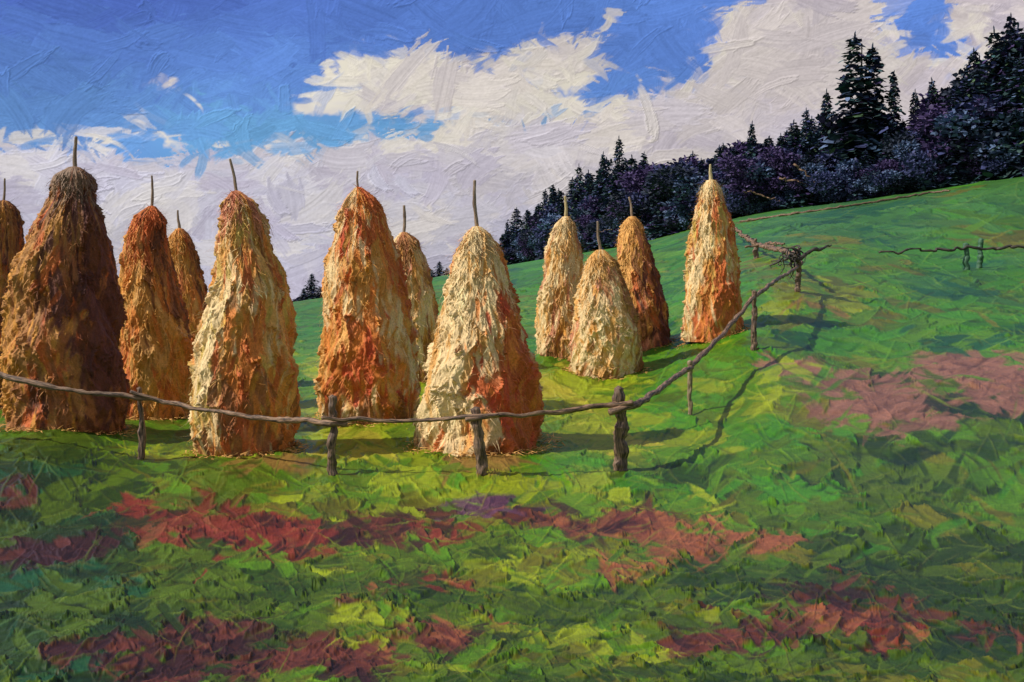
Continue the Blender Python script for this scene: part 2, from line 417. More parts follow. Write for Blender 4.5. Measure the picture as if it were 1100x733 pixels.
    wi = (rg.random(nw)**.8*(NR-4)).astype(int)+2; wj = rg.integers(0, NC, nw)
    wi[:nw//6] = NR-2-rg.integers(0, max(3, NR//9), nw//6)
    Pp = V[wi*NC+wj]; nrm = np.stack([np.cos(PHI[0][wj]), np.sin(PHI[0][wj]), np.full(nw, .15)], 1)
    tan = np.stack([-np.sin(PHI[0][wj]), np.cos(PHI[0][wj]), np.zeros(nw)], 1)
    ln = rg.uniform(.07, .34, nw)[:, None]; wd = rg.uniform(.004, .014, nw)[:, None]
    dn = np.array([0, 0, -1.])[None]*rg.uniform(-.1, 1, nw)[:, None]
    d = dn+tan*rg.normal(0, .35, nw)[:, None]+nrm*rg.uniform(.15, .5, nw)[:, None]; d /= np.linalg.norm(d, axis=1)[:, None]
    a0 = Pp-tan*wd-nrm*.015; a1 = Pp+tan*wd-nrm*.015; mid_ = Pp+d*ln*.6+nrm*ln*.1; e = Pp+d*ln
    W = np.stack([a0, a1, mid_+tan*wd*.7, mid_-tan*wd*.7, e], 1).reshape(-1, 3)
    q = base+np.arange(nw)*5
    T += [np.stack([q, q+1, q+2], 1), np.stack([q, q+2, q+3], 1), np.stack([q+3, q+2, q+4], 1)]
    # straws dropped on the grass round the foot
    nl = int(420*res); al = rg.uniform(0, 6.283, nl); rl = Rz[3]*(1+np.abs(rg.normal(0, .14, nl))); dl = rg.uniform(0, 6.283, nl)
    lx = Cz[3]+rl*np.cos(al); ly = rl*np.sin(al); lz = gz_polar(np.arctan2(bx+lx, by+ly), np.log(np.hypot(bx+lx, by+ly)))-bz+rg.uniform(.02, .09, nl)
    pc = np.stack([lx, ly, lz], 1); dd = np.stack([np.cos(dl), np.sin(dl), rg.normal(0, .25, nl)], 1)*rg.uniform(.08, .24, nl)[:, None]; pw = np.stack([-np.sin(dl), np.cos(dl), 0*dl+.5], 1)*.013
    Lw = np.stack([pc-pw, pc+pw, pc+dd+pw*.3], 1).reshape(-1, 3)
    cw = CC[wi, wj]*rg.uniform(.85, 1.35, nw)[:, None]; K = np.vstack([K, np.repeat(cw, 5, axis=0)]); V = np.vstack([V, W]); q2 = len(V)+np.arange(nl)*3; T.append(np.stack([q2, q2+1, q2+2], 1)); V = np.vstack([V, Lw]); K = np.vstack([K, np.repeat(HAY['straw'][None]*rg.uniform(.6, 1.1, nl)[:, None], 3, axis=0)])
    root = empty('haystack', (bx, by, bz)); tag(root, label, 'haystack', 'haystacks in the fenced meadow')
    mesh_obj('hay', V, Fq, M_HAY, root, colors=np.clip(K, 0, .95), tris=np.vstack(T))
    tx, ty, pm, wdt = pole
    z1 = EYE-(ty-HY)*k-bz; x1 = (tx-cx)*k; x0 = Cz[-1]
    mx = (x0+x1)/2+(.25 if seed % 2 else -.25)*(z1-hh)*.12
    stick('pole', [(x0, 0, hh-.5), (x0, 0, hh), (mx, 0, (hh+z1)/2), (x1, 0, z1)], wdt*k*.52, wdt*k*.26, pm, root, seed=seed, wob=.01, seg_len=.03, rough=.15)
    return root

fresh = [('cream', 3), ('straw', 3), ('yel', 1), ('gold', 2), ('orange', 1.5), ('rust', 1)]
warm = [('cream', 1.5), ('straw', 2), ('gold', 2.4), ('orange', 3.4), ('rust', 2), ('red', .7)]
brownp = [('dull', 2.4), ('gold', 1.4), ('brown', 3), ('rust', 1.6), ('umber', 2), ('plum', 1)]
ambr = [('straw', .6), ('gold', 1.8), ('orange', 2), ('rust', 2), ('brown', 2.4), ('umber', 1)]
pale = [('cream', 3), ('straw', 3), ('gold', 1.4), ('pink', 1.4), ('dull', 1.2), ('brown', .8)]
HS = [
 (-2, 442, [(216, 5), (224, 14), (250, 22), (300, 27), (380, 33), (442, 35)], [4, 4, 2, 0, -2, -2], (5, 192, M_POLE, 4), brownp, 'brown haystack cut off by the left edge, behind the big brown one', 11, .8, None),
 (70, 462, [(180, 6), (188, 19), (215, 24), (240, 38), (300, 53), (380, 63), (440, 66), (462, 62)], [80, 80, 78, 74, 70, 69, 69, 69], (82, 147, M_POLE, 6), [('gold', .8), ('dull', 2), ('brown', 3.2), ('rust', 1.2), ('umber', 4), ('plum', 3)], 'large dark brown haystack with a flat grey-topped crown, nearest the left edge', 12, 1.0, 'grey'),
 (168, 452, [(222, 4), (232, 15), (260, 23), (310, 33), (380, 42), (452, 46)], [163, 161, 157, 160, 168, 169], (163, 189, M_POLE, 4), ambr, 'rusty haystack between the large dark brown one and the fence-side golden one', 13, .9, 'rust'),
 (207, 430, [(246, 4), (254, 11), (280, 16), (320, 23), (370, 28), (430, 30)], [193, 194, 197, 202, 206, 207], (191, 226, M_POLE, 4), ambr, 'slim amber haystack half hidden behind the rusty one', 14, .7, None),
 (262, 489, [(206, 5), (216, 15), (237, 23), (270, 28), (300, 38), (340, 48), (385, 55), (430, 57), (470, 56), (489, 52)], [254, 257, 261, 263, 268, 266, 263, 262, 263, 264], (247, 171, M_POLE, 5), [('cream', 1.6), ('yel', 1.5), ('straw', 2.5), ('gold', 2.5), ('orange', 3), ('rust', 2), ('brown', 1)], 'golden haystack with a reddish leaning top, close behind the left part of the fence', 23, 1.0, 'pink'),
 (394, 456, [(202, 4), (212, 14), (232, 26), (262, 33), (300, 42), (350, 50), (400, 55), (456, 56)], [385, 387, 389, 390, 392, 394, 395, 396], (384, 184, M_POLE, 4), warm, 'bright orange haystack in the middle with a short pole', 16, 1.0, None),
 (443, 412, [(250, 4), (258, 14), (285, 20), (320, 24), (360, 27), (412, 29)], [434, 436, 440, 443, 445, 446], (434, 221, M_POLE, 5), pale, 'pale narrow haystack partly hidden behind the bright orange one', 17, .7, None),
 (515, 487, [(244, 5), (250, 12), (270, 24), (300, 33), (340, 45), (390, 58), (440, 66), (487, 69)], [512, 513, 514, 514, 514, 515, 516, 516], (510, 194, M_POLE, 6), [('cream', 3.4), ('straw', 2.5), ('gold', 1.2), ('orange', 2), ('red', 1.2), ('rust', 1.6)], 'broad cream and red haystack with a tall pole, in the centre right behind the fence', 18, 1.0, 'cream'),
 (603, 387, [(233, 4), (242, 11), (262, 18), (300, 24), (340, 26), (387, 27)], [608, 607, 606, 605, 603, 603], (607, 211, M_POLEY, 5), pale, 'slender cream haystack with a pale yellow pole, left of the group of three', 19, .75, 'cream'),
 (650, 408, [(269, 5), (276, 13), (292, 21), (320, 30), (360, 38), (408, 40)], [645, 645, 646, 648, 650, 651], (642, 238, M_POLE, 4), pale, 'short rounded straw haystack at the front of the group of three', 20, .8, 'straw'),
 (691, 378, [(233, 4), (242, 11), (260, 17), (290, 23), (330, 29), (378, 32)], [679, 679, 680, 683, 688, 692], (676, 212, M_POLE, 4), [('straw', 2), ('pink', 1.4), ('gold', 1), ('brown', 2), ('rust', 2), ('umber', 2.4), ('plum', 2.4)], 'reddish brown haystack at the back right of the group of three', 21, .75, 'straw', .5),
 (766, 367, [(194, 5), (203, 11), (220, 15), (240, 22), (270, 27), (310, 31), (367, 33)], [764, 764, 764, 765, 765, 766, 767], (763, 177, M_POLEY, 5), [('cream', 2), ('straw', 2), ('yel', 1), ('gold', 1), ('orange', 1), ('rust', 2)], 'lone tall haystack with a tufted tip, rightmost, below the forest', 22, .85, 'cream'),
]
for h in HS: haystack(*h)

# ------------------------------------------------------------------ fences
def fence():
    posts = [(150, 497, 427, 417, 4.5, M_POST), (357, 512, 453, 426, 6.5, M_POST), (516, 515, 447, 439, 6.5, M_POST), (666, 508, 436, 417, 8, M_POST),
             (740, 450, 396, 388, 3.4, M_PALEPOST), (810, 378, 319, 313, 4, M_POST), (857, 315, 289, 268, 4, M_POST)]
    o0 = P(357, 512, hit(357, 512))
    root = empty('rail_fence', o0); tag(root, 'rough pole fence of weathered rails on crooked posts, curving round the haystacks', 'fence')
    rel = lambda p: tuple(np.array(p)-np.array(o0))
    Ds = []
    for q, (px, pb, pr, pt, w, m) in enumerate(posts):
        D = hit(px, pb); Ds.append(D); k = D/F
        b = P(px, pb+3, D); t = P(px, pt, D)
        tilt = [0, 0, -.09, -.03, .02, 0, 0][q]
        mid = ((b[0]+t[0])/2+.02, D, (b[2]+t[2])/2)
        st = stick('post', [rel((b[0], D, gz(b[0], D)-.1)), rel(mid), rel((t[0]+tilt, D, t[2]))], w*k*.80, w*k*.72, m, root, seed=40+q, rough=.36, seg_len=.025, ns=18, wob=.03)
    D = Ds
    def rail(pts, r0, r1, seed, m=M_RAIL):
        r0 *= .68; r1 *= .68
        p = [rel(P(a, b, d)) for a, b, d in pts]
        stick('rail', p, r0, r1, m, root, seed=seed, rough=.22, seg_len=.035, ns=12, wob=.028)
    off = .10
    rail([(-70, 392, D[0]+.5), (0, 403, D[0]+.2), (38, 412, D[0]), (75, 420, D[0]-off), (150, 427, D[0]-off), (168, 429, D[0]-off)], .10, .055, 61)
    rail([(140, 421, D[0]-off-.08), (175, 431, D[0]-off-.08), (215, 440, D[0]-.5), (290, 450, D[1]+.6), (357, 454, D[1]-off), (372, 455, D[1]-off)], .055, .075, 62)
    rail([(345, 449, D[1]-off-.1), (400, 452, D[1]-off), (450, 452, (D[1]+D[2])/2), (505, 447, D[2]-off), (535, 446, D[2]-off)], .045, .06, 63)
    rail([(500, 451, D[2]-off-.1), (530, 448, D[2]-off), (600, 442, (D[2]+D[3])/2-off), (650, 437, D[3]-off), (680, 433, D[3]-off)], .05, .07, 64)
    rail([(655, 443, D[3]-.24), (680, 437, D[3]-.1), (700, 424, D[3]+1.2), (740, 396, D[4]-off), (775, 360, (D[4]+D[5])/2), (810, 319, D[5]-off), (830, 304, D[5]+4), (857, 287, D[6]-off), (862, 282, D[6]+.3)], .085, .085, 65)
    return D
FD = fence()
def upper_fence():
    D6 = hit(857, 315)
    D1 = hit(812, 279); D0 = hit(786, 262)
    o0 = P(812, 279, D1); rel = lambda p: tuple(np.array(p)-np.array(o0))
    root = empty('branch_fence', o0); tag(root, 'short run of crooked branches on a stub post, between lone haystack and dark brushwood', 'fence')
    stick('post', [rel((o0[0], D1, gz(o0[0], D1)-.2)), rel(P(812, 257, D1))], .17, .11, M_POST, root, seed=71, rough=.3, wob=.05)
    stick('rail', [rel(P(783, 243, D0)), rel(P(800, 254, (D0+D1)/2)), rel(P(815, 264, D1-.1)), rel(P(838, 268, (D1+D6)/2+1)), rel(P(858, 275, D6+1.2))], .10, .09, M_RAIL, root, seed=72, rough=.3, wob=.15)
    stick('rail', [rel(P(800, 266, D1-.2)), rel(P(822, 262, D1-.2)), rel(P(842, 262, (D1+D6)/2+2))], .06, .05, M_RAIL, root, seed=73, rough=.3, wob=.12)
upper_fence()
def brushwood():
    D = hit(857, 315)-.25; o0 = P(852, 285, D)
    root = empty('brushwood', (o0[0], D, gz(o0[0], D))); o0 = (o0[0], D, gz(o0[0], D))
    tag(root, 'dark tangle of dry brushwood caught on the last post of the rail fence', 'brushwood')
    rel = lambda p: tuple(np.array(p)-np.array(o0))
    rg = random.Random(5); V = None
    stick('branch', [rel(P(850, 280, D)), rel(P(866, 272, D)), rel(P(880, 267, D+.5)), rel(P(893, 263, D+1))], .10, .03, M_TWIG, root, seed=80, rough=.3, wob=.12)
    for q in range(26):
        x0 = rg.uniform(838, 862); y0 = rg.uniform(266, 284)
        ln = rg.uniform(8, 30); a = rg.choice([rg.uniform(1.2, 1.9), rg.uniform(-.4, 3.6)])
        x1 = x0+math.cos(a)*ln*.5+rg.uniform(-3, 3); y1 = y0+math.sin(a)*ln*.5; x2 = x1+rg.uniform(-4, 4); y2 = y1+abs(math.sin(a))*ln*.4
        stick('twig', [rel(P(x0, y0, D+rg.uniform(-.4, .4))), rel(P(x1, y1, D+rg.uniform(-.5, .5))), rel(P(x2, y2, D+rg.uniform(-.5, .5)))],
              rg.uniform(.025, .06), .012, M_TWIG, root, seed=90+q, rough=.3, wob=.12, ns=6)
brushwood()
def far_fence():
    Da = hit(1037, 291); Db = hit(1053, 289)
    o0 = P(1037, 291, Da); rel = lambda p: tuple(np.array(p)-np.array(o0))
    root = empty('far_fence', o0); tag(root, 'far dark rail on two mossy green posts crossing the hillside at the right', 'fence')
    for px, py, pt, D in ((1037, 291, 262, Da), (1053, 289, 257, Db)):
        stick('post', [rel((P(px, py, D)[0], D, gz(P(px, py, D)[0], D)-.2)), rel(P(px+1, pt, D))], .17, .15, M_MOSS, root, seed=px, rough=.3, wob=.08)
    for q in range(3):
        D2 = Da+q*.2; x = 1110+q*55
        stick('post', [rel((P(x, 290, D2)[0], D2, gz(P(x, 290, D2)[0], D2)-.2)), rel(P(x, 260, D2))], .14, .12, M_POST, root, seed=210+q, rough=.3, wob=.08)
    stick('rail', [rel(P(945, 272, Da-.2)), rel(P(970, 270, Da-.2)), rel(P(998, 270, Da-.2)), rel(P(1030, 267, Da-.2)), rel(P(1062, 266, Da-.2)), rel(P(1110, 264, Da-.2)), rel(P(1165, 262, Da))], .05, .09, M_TWIG, root, seed=201, rough=.35, wob=.2, seg_len=.12)
far_fence()

# ------------------------------------------------------------------ trees
TC = [lin(*c, 1.3) for c in ((42, 62, 62), (38, 54, 74), (54, 60, 98), (64, 52, 92), (46, 74, 78), (34, 42, 58), (86, 104, 138), (58, 80, 56))]
def dabs(cs, ds, ns_, ln, wd, cols, V, T, K):
    """a leaf-clump: a bent four-point blade from c along d, with width across n"""
    for c, d, n, l, w, k in zip(cs, ds, ns_, ln, wd, cols):
        b = len(V)
        V += [c-n*w*.5, c+n*w*.5, c+d*l*.55+n*w*.6+np.array([0, 0, l*.08]), c+d*l*.55-n*w*.6+np.array([0, 0, l*.08]), c+d*l+n*w*.12, ]
        T += [(b, b+1, b+2), (b, b+2, b+3), (b+3, b+2, b+4)]
        K += [k]*5
def conifer_mesh(seed, slim=1.0, h=14.0, tint=None, twin=False):
    rg = np.random.default_rng(seed); V = []; T = []; K = []
    Rb = 3.3*slim
    tiers = 44
    spires = [(0, h, 1.0)] if not twin else [(-.45, h, 1.0), (.75, h*.93, .7)]
    for sx, hh, sc in spires:
        z = hh*.04
        while z < hh*.985:
            t = z/hh
            r = Rb*sc*((1-t)**.72)*rg.uniform(.5, 1.3)+.16
            nb = int(6+8*(1-t))
            a0 = rg.uniform(0, 6.28)
            for q in range(nb):
                a = a0+q*6.283/nb+rg.normal(0, .22); rr = r*rg.uniform(.55, 1.15)
                dr = np.array([math.cos(a), math.sin(a), 0]); n = np.array([-dr[1], dr[0], rg.normal(0, .4)])
                m = max(2, int(rr/.38))
                bcol = TC[rg.choice(len(TC), p=[.2, .17, .14, .1, .13, .14, .05, .07])]*rg.uniform(.7, 1.3)
                if tint is not None: bcol = bcol*tint
                for s in range(m):
                    f = (s+rg.uniform(.2, .8))/m
                    c = np.array([sx*(1-0), 0, z])+dr*rr*f*.85+np.array([0, 0, -.32*rr*f*f+rg.normal(0, .08)])
                    c += n*rg.normal(0, .12)*rr
                    w = rg.uniform(.34, .75)*(.5+.6*(1-t))
                    d = dr*1.0+np.array([rg.normal(0, .3), rg.normal(0, .3), rg.normal(-.25, .35)])
                    dabs([c], [d], [n], [rg.uniform(.35, .75)*(.55+.5*(1-t))], [w], [bcol*rg.uniform(.8, 1.25)], V, T, K)
            z += hh/tiers*rg.uniform(.6, 1.3)*(.55+.6*(1-t))
        # leader
        for q in range(5):
            dabs([np.array([sx, 0, hh*(.955+.008*q)])], [np.array([rg.normal(0, .12), 0, 1.])], [np.array([math.cos(q*1.3), math.sin(q*1.3), 0])], [.6], [.11], [TC[1]], V, T, K)
    return np.array(V), np.array(T), np.array(K)
def broad_mesh(seed, h=11.0):
    rg = np.random.default_rng(seed); V = []; T = []; K = []
    lob = [(rg.normal(0, 1.6), rg.normal(0, 1.3), rg.uniform(.25, .85)*h, rg.uniform(1.2, 2.3)) for _ in range(11)]
    lob.append((0, 0, h*.35, 3.0))
    for lx, ly, lz, lr in lob:
        base = TC[rg.choice([1, 2, 3, 3, 2, 5, 6])]
        for _ in range(int(190*lr)):
            v = rg.normal(size=3); v /= np.linalg.norm(v); rr = lr*rg.uniform(.55, 1.08)
            c = np.array([lx, ly, lz])+v*rr*np.array([1, 1, .85]); c[2] = max(c[2], .1)
            d = v+rg.normal(0, .7, 3); d /= np.linalg.norm(d); n = np.cross(d, rg.normal(size=3)); n /= np.linalg.norm(n)
            dabs([c], [d], [n], [rg.uniform(.3, .7)], [rg.uniform(.16, .34)], [base*rg.uniform(.85, 1.2)], V, T, K)
    return np.array(V), np.array(T), np.array(K)
def tree_proto(name, mesh, trunk_h, trunk_r, loc):
    r = empty(name, loc)
    V, T, K = mesh
    mesh_obj('crown', V, None, M_LEAF, r, colors=K, tris=T, smooth=False)
    stick('trunk', [(0, 0, -.6), (0, 0, trunk_h*.5), (.05, 0, trunk_h)], trunk_r, trunk_r*.2, M_TRUNK, r, seed=3, rough=.12, seg_len=.4, ns=8)
    return r
def copy_tree(o, loc, sc, rz, shear=None):
    c = o.copy(); COL.objects.link(c); c.location = loc; c.scale = sc; c.rotation_euler = (0, 0, rz)
    for ch in o.children:
        d = ch.copy(); COL.objects.link(d); d.parent = c
    return c
HC = 14.0
con_m = [conifer_mesh(101, 1.0), conifer_mesh(102, .8), conifer_mesh(103, 1.15), conifer_mesh(104, .62), conifer_mesh(105, 1.0, twin=True)]
brd_m = [broad_mesh(201), broad_mesh(202), broad_mesh(203)]
used = {}
def place_tree(kind, idx, px, D, ytop, label, group, wide=1.0, z=None, cat=None):
    x = (px-CX)/F*D; z = gz(x, D)-.15 if z is None else z
    H0 = HC if kind == 'c' else 12.3
    ht = (EYE-(ytop-HY)/F*D)-z
    s = max(ht, 2.0)/H0
    rz = random.Random(int(px*10)).uniform(0, 6.28) if not (kind == 'c' and idx == 4) else 0
    key = (kind, idx); name = 'conifer_tree' if kind == 'c' else 'broadleaf_tree'
    loc = (x, D, z); sx = s**.75*wide*1.12
    if key not in used:
        o = tree_proto(name, con_m[idx] if kind == 'c' else brd_m[idx], H0*.93 if kind == 'c' else 6.0, .2, loc)
        used[key] = o; o.scale = (sx, sx, s); o.rotation_euler = (0, 0, rz)
    else:
        o = copy_tree(used[key], loc, (sx, sx, s), rz)
    tag(o, label, cat or 'tree', group)
    return o
def edgeD(px):
    return float(np.interp(px, [480, 560, 620, 710, 800, 900, 1000, 1100, 1350], [238, 230, 205, 172, 150, 141, 134, 128, 120]))+3
def topline(px):
    return float(np.interp(px, [535, 545, 570, 600, 630, 660, 700, 740, 780, 820, 850, 880, 905, 950, 985, 1020, 1050, 1080, 1100, 1300],
                               [258, 244, 224, 206, 188, 178, 176, 168, 160, 148, 138, 130, 134, 140, 138, 108, 70, 50, 36, 10]))
NAMED = [  # px, top y, kind idx, wide, label, depth offset
    (925, 38, 4, 1.25, 'tall dark conifer with a forked double tip, standing above the whole ridge', 4),
    (960, 78, 3, .9, 'narrow olive conifer just right of the forked-tip conifer', 5),
    (1001, 86, 1, .9, 'thin-tipped conifer between the narrow olive one and the tall right-hand stand', 5),
    (983, 98, 1, .8, 'low ragged conifer squeezed beside the thin-tipped one', 7),
    (1046, 54, 2, 1.0, 'broad black conifer at the left front of the tall right-hand stand', 3),
    (1068, 32, 0, 1.0, 'conifer in the right-hand stand, second tallest, beside the picture edge', 6),
    (1086, 18, 2, 1.0, 'tallest black conifer, topping the stand at the right edge', 8),
    (888, 98, 0, .9, 'blue-green conifer just left of the forked-tip conifer', 4),
    (866, 118, 2, .8, 'bushy conifer in the dip left of the blue-green conifer', 5),
    (808, 132, 1, .8, 'thin pale conifer tip over the purple middle of the forest', 7),
    (665, 148, 0, .9, 'pointed conifer topping the left part of the forest, above the reddish brown haystack', 4),
    (648, 165, 1, .8, 'smaller conifer immediately left of the pointed one', 6),
    (692, 165, 3, .9, 'slim conifer just right of the pointed one', 5),
    (622, 178, 0, .85, 'dark teal conifer above the slender cream haystack', 5),
    (586, 204, 1, .9, 'conifer with a thin bare tip near the left end of the forest', 6),
    (567, 226, 3, .9, 'small conifer second from the left end of the forest', 3),
    (545, 238, 1, .8, 'lowest conifer closing the forest at its left end', 2)]
for px, yt, idx, wd, lab, dz in NAMED:
    place_tree('c', idx, px, edgeD(px)+dz, yt, lab, 'conifers whose tips stand out above the forest', wd)
rt = random.Random(17)
px = 538
for row, (step, dd, low) in enumerate(((14, 0, 26), (15, 7, 12), (16, 15, 5), (18, 24, 2))):
    px = 540+row*5
    while px < 1230:
        D = edgeD(px)+dd+rt.uniform(-2, 3)
        right = px > 860
        con_ = rt.random() < (.85 if right or px < 700 else .35)
        yt = topline(px)+low*rt.uniform(.2, 1.4)+rt.uniform(-8, 6)
        base = HY-(gz((px-CX)/F*D, D)-EYE)*F/D
        yt = min(yt, base-34)
        if con_:
            place_tree('c', rt.choice([0, 1, 2, 2, 0, 3]), px, D, yt-6, 'dark conifer packed inside the forest along the ridge', 'conifers packed in the ridge forest', rt.uniform(1.05, 1.5))
        else:
            place_tree('b', rt.choice([0, 1, 2]), px, D, yt, 'dark bluish purple broadleaf tree packed inside the forest along the ridge', 'broadleaf trees packed in the ridge forest', rt.uniform(1.0, 1.5))
        px += step*rt.uniform(.7, 1.3)
# low shrubs closing the foot of the forest
px = 540
while px < 1230:
    D = edgeD(px)-1+rt.uniform(-1, 1)
    base = HY-(gz((px-CX)/F*D, D)-EYE)*F/D
    o = place_tree('b', rt.choice([0, 1, 2]), px, D, base-rt.uniform(26, 46), 'low dark shrub closing the foot of the ridge forest', 'shrubs at the foot of the forest', 1.15)
    px += rt.uniform(7, 12)*1.3
# small far groups on the skyline
for q, (px, yt, lab) in enumerate([(335, 294, 'tallest of the tiny far conifers left of the bright orange haystack'), (326, 310, 'tiny far conifer next to the golden haystack'), (344, 308, 'tiny far conifer touching the bright orange haystack'),
                         (472, 281, 'tiny far conifer left of the broad cream and red haystack'), (480, 288, 'tiny far conifer touching the broad cream and red haystack'), (464, 290, 'tiny far conifer touching the pale narrow haystack')]):
    D = 255
    place_tree('c', [0, 1, 2][q % 3], px, D, yt, lab, 'tiny conifers on the far skyline', 1.5)
for q, px in enumerate((320, 329, 337, 345, 350, 461, 468, 475, 483)):
    D = 258; base = HY-(gz((px-CX)/F*D, D)-EYE)*F/D
    place_tree('b', q % 3, px, D, base-rt.uniform(13, 19), 'low dark shrub among the tiny conifers on the far skyline', 'shrubs on the far skyline', 1.6)

# fallen grey branches leaning in the forest edge
for q, (a, b, lab) in enumerate([((853, 176), (880, 200), 'pale dead branch slanting down through the purple middle of the forest'), ((838, 192), (868, 199), 'short grey dead branch lying across the forest undergrowth'),
                    ((800, 205), (838, 217), 'long grey dead branch low in the forest left of the forked-tip conifer'),
                    ((699, 262), (735, 249), 'grey fallen branch at the forest foot left of the lone haystack'), ((640, 250), (668, 246), 'thin pale branch in the dark foliage above the short rounded haystack'),
                    ((705, 266), (728, 258), 'lower of two fallen branches on the grass left of the lone haystack')]):
    D = edgeD((a[0]+b[0])/2)-4
    if q > 2: D -= 0
    pa, pb = P(a[0], a[1], D), P(b[0], b[1], D-1); o0 = np.array(pa)
    root = stick('dead_branch', [(0, 0, 0), tuple((np.array(pb)-o0)*.5+np.array([0, 0, .15])), tuple(np.array(pb)-o0)], .14, .07, M_RAIL, None, seed=300+q, rough=.3, wob=.25, seg_len=.15)
    root.location = pa; tag(root, lab, 'branch')
# the pale log edging under the right part of the forest
pts = []
for px, py in ((795, 238), (850, 230), (900, 223), (960, 214), (1000, 207), (1020, 205)):
    D = hit(px, py+2); pts.append(P(px, py, D))
o0 = np.array(pts[0]); e = stick('log_edging', [tuple(np.array(p)-o0) for p in pts], .12, .10, M_POST, None, seed=330, rough=.3, wob=.08, seg_len=.25)
e.location = pts[0]; tag(e, 'long thin brown log edging on the grass along the foot of the forest', 'log')

# ------------------------------------------------------------------ sky: a far curved backdrop of blue with a bank of cloud, Nishita light all round
w = bpy.data.worlds.new('World'); scn.world = w; w.use_nodes = True
nt = w.node_tree; N = nt.nodes; L = nt.links
bg = N['Background']; bg.inputs['Strength'].default_value = .085
sky = N.new('ShaderNodeTexSky'); sky.sky_type = 'NISHITA'; sky.sun_disc = False
sky.sun_elevation = SUN_EL; sky.sun_rotation = SUN_AZ
mixn = N.new('ShaderNodeMix'); mixn.data_type = 'RGBA'; mixn.inputs[0].default_value = .45
L.new(sky.outputs[0], mixn.inputs[6]); mixn.inputs[7].default_value = (5.2, 5.0, 4.9, 1)      # part of the sky is cloud
L.new(mixn.outputs[2], bg.inputs['Color'])

rng = np.random.default_rng(77)
sth = np.concatenate([np.linspace(R(-80), R(-29), 30)[:-1], np.linspace(R(-29), R(29), 1500), np.linspace(R(29), R(80), 30)[1:]])
sel_ = np.concatenate([np.linspace(R(-2), R(-.4), 4)[:-1], np.linspace(R(-.4), R(17.5), 520), np.linspace(R(17.5), R(34), 24)[1:]])
ST, SE = np.meshgrid(sth, sel_)
SX = CX+np.tan(np.clip(ST, R(-60), R(60)))*F; SY = HY-np.tan(SE)*F/np.cos(np.clip(ST, R(-60), R(60)))
bank = np.array([(-300, 150), (0, 141), (60, 142), (120, 138), (190, 152), (250, 162), (300, 158), (345, 152), (410, 152), (450, 128), (480, 118), (520, 100), (560, 92), (620, 96), (660, 104), (700, 98), (735, 76), (765, 38), (790, 6), (820, -30), (940, -60), (1400, -60)], float)
GAPS = [(425, 135, 110, 15, -.05), (350, 142, 40, 14, 0), (655, 92, 36, 14, -.5), (166, 165, 50, 11, .05), (984, 22, 32, 34, .2), (1004, 50, 40, 13, .1), (985, -8, 40, 26, 0), (700, 55, 60, 34, .3), (215, 162, 46, 7, 0), (60, 158, 40, 5, 0), (290, 158, 30, 6, 0)]
BLOBS = [(440, 84, 98, 30, .04), (395, 104, 68, 20, -.15), (510, 92, 90, 38, 0), (600, 66, 50, 26, .15), (583, 42, 32, 5, -.15), (1036, 20, 44, 22, -.25), (1095, 25, 40, 50, 0), (170, 90, 15, 5, 0), (648, 78, 10, 6, -.4), (105, 150, 36, 12, 0), (330, 168, 60, 12, 0)]
def dens(px, py, sh=0):
    px = np.asarray(px, float); py = np.asarray(py, float)
    a = px+26*fbm(px/60, py/30, 51+sh, 4)+16*fbm(px/16, py/9, 61+sh, 3); b = py+18*fbm(px/50, py/26, 52+sh, 4)+9*fbm(px/13, py/9, 62+sh, 3)
    d = b-np.interp(a, bank[:, 0], bank[:, 1])
    def e(cx, cy, rx, ry, r):
        c, s_ = math.cos(r), math.sin(r); x = ((a-cx)*c+(b-cy)*s_)/rx; y = ((b-cy)*c-(a-cx)*s_)/ry
        return (1-np.sqrt(x*x+y*y))*min(rx, ry)
    for g in GAPS: d = np.minimum(d, -e(*g))
    for g in BLOBS: d = np.maximum(d, e(*g))
    return d
DN = dens(SX, SY)
LOWF = fbm(SX/150, SY/90, 71, 3); LOW2 = fbm(SX/60, SY/30, 75, 3)
def skycol(px, py, d, n, n2):
    px = np.asarray(px, float)[..., None]; py = np.asarray(py, float)[..., None]; d = d[..., None]; n = n[..., None]; n2 = n2[..., None]
    t = np.clip(py/150, 0, 1)
    blue = lin(82, 110, 192)*(1-t)+lin(104, 150, 208)*t
    r = np.clip((px-150)/500, 0, 1)*(1-t); blue = blue*(1-r)+lin(98, 138, 216)*r
    cy = np.clip((py-105)/35, 0, 1)*np.clip((px-150)/80, 0, 1); blue = blue*(1-cy)+lin(104, 158, 206)*cy
    blue = blue*(1+.22*n+.12*n2)
    k = np.clip((py-60+90*n)/170, 0, 1)
    cl = lin(224, 215, 205)*(1-k)+lin(192, 190, 206)*k
    q = np.clip((px-480)/400+1.2*n2, 0, 1)*.6; cl = cl*(1-q)+lin(200, 188, 196)*q
    q = np.clip(1-np.abs(d-7)/13, 0, 1)*.75*np.clip(1.1-np.abs(py-90)/130, 0, 1); cl = cl*(1-q)+lin(226, 220, 200)*q
    cl = cl*(1+.26*n+.20*n2); q = np.clip(n2*2.2-.1, 0, 1)*.5; cl = cl*(1-q)+lin(222, 214, 196)*q; q = np.clip(-n2*2.2-.1, 0, 1)*.5; cl = cl*(1-q)+lin(184, 174, 196)*q
    q = np.clip(.5+d/5, 0, 1)
    return blue*(1-q)+cl*q
SC = skycol(SX, SY, DN, LOWF, LOW2); SH = np.zeros(SX.shape)
snr, snc = SX.shape
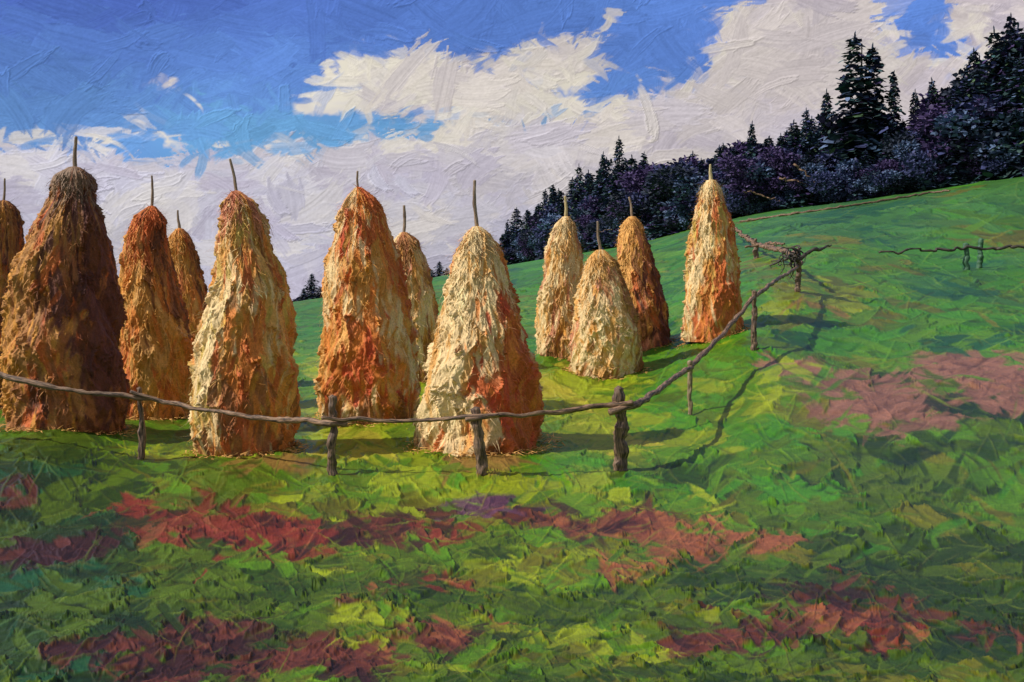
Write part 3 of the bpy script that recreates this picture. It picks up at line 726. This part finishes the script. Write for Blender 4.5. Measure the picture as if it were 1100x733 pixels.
for n_, a0, a1, b0, b1, hg, jit in ((1300, 30, 80, 10, 26, .45, 4), (2400, 12, 36, 4, 11, .4, 5), (1100, 6, 20, 2, 6, .4, 6), (420, 24, 60, 10, 24, .45, 4), (120, 14, 42, 4, 10, 2.6, 4), (110, 12, 34, 1.5, 3, 2.4, 4)):
    for _ in range(n_):
        i = rng.uniform(2, snr-23); j = rng.uniform(29, snc-30); i_, j_ = int(i), int(j)
        d = DN[i_, j_]
        if a1 > 50 and abs(d) < 14: continue
        if a1 > 30 and abs(d) < 5 and rng.random() < .7: continue
        cl = d > 0
        c = skycol(SX[i_, j_]+rng.normal(0, 6), SY[i_, j_]+rng.normal(0, 6), np.array(d+rng.normal(0, jit)), LOWF[i_, j_]+rng.normal(0, .12), LOW2[i_, j_]+rng.normal(0, .16))
        c = c*rng.uniform(.94, 1.06)
        stroke(SH, SC, i, j, rng.uniform(a0, a1), rng.uniform(b0, b1), rng.normal(.15, .7), c, hg*rng.uniform(.4, 1.3)*(1 if cl else .6), rng, .8, .8)
gx = np.zeros_like(SH); gy = np.zeros_like(SH)
gx[:, 1:-1] = (SH[:, 2:]-SH[:, :-2])/2; gy[1:-1] = (SH[2:]-SH[:-2])/2
ridge_shade = np.clip(1+.26*gx-.34*gy, .72, 1.22)           # light and dark sides of the stroke ridges, painted into the sky colour
SC = SC*ridge_shade[..., None]
RD = 4200.0
sv = np.stack([RD*np.sin(ST)*np.cos(SE), RD*np.cos(ST)*np.cos(SE), RD*np.sin(SE)+EYE], -1).reshape(-1, 3)
M_SKY = bpy.data.materials.new('sky_air'); M_SKY.use_nodes = True
nt = M_SKY.node_tree; nt.nodes.remove(nt.nodes['Principled BSDF'])
em = nt.nodes.new('ShaderNodeEmission'); at = nt.nodes.new('ShaderNodeAttribute'); at.attribute_name = 'tint'
nt.links.new(at.outputs['Color'], em.inputs['Color']); nt.links.new(em.outputs[0], nt.nodes['Material Output'].inputs['Surface'])
M_SKY.cycles.emission_sampling = 'NONE'
so_ = mesh_obj('sky', sv, grid_faces(snr, snc), M_SKY, colors=np.clip(SC.reshape(-1, 3), 0, 1.2)); tag(so_, kind='structure')

# ------------------------------------------------------------------ sun, camera, render
sd = bpy.data.lights.new('sun', 'SUN'); sd.energy = 4.0; sd.angle = R(.5); sd.color = (1, .93, .82)
so = bpy.data.objects.new('sun', sd); COL.objects.link(so)
so.location = (-40, -5, 40)
from mathutils import Vector
dv = Vector((math.sin(SUN_AZ)*math.cos(SUN_EL), math.cos(SUN_AZ)*math.cos(SUN_EL), math.sin(SUN_EL)))
so.rotation_euler = dv.to_track_quat('Z', 'Y').to_euler()
cd = bpy.data.cameras.new('camera'); cam = bpy.data.objects.new('camera', cd); COL.objects.link(cam)
cam.location = (0, 0, EYE); cam.rotation_euler = (R(90), 0, 0)
cd.sensor_fit = 'HORIZONTAL'; cd.sensor_width = 36; cd.lens = 36*F/1100; cd.shift_y = -(366.5-HY)/1100
cd.clip_start = .1; cd.clip_end = 6000
scn.camera = cam
scn.view_settings.view_transform = 'Standard'; scn.view_settings.look = 'None'; scn.view_settings.exposure = 0; scn.view_settings.gamma = 1
scn.cycles.max_bounces = 4; scn.cycles.diffuse_bounces = 2; scn.cycles.glossy_bounces = 1
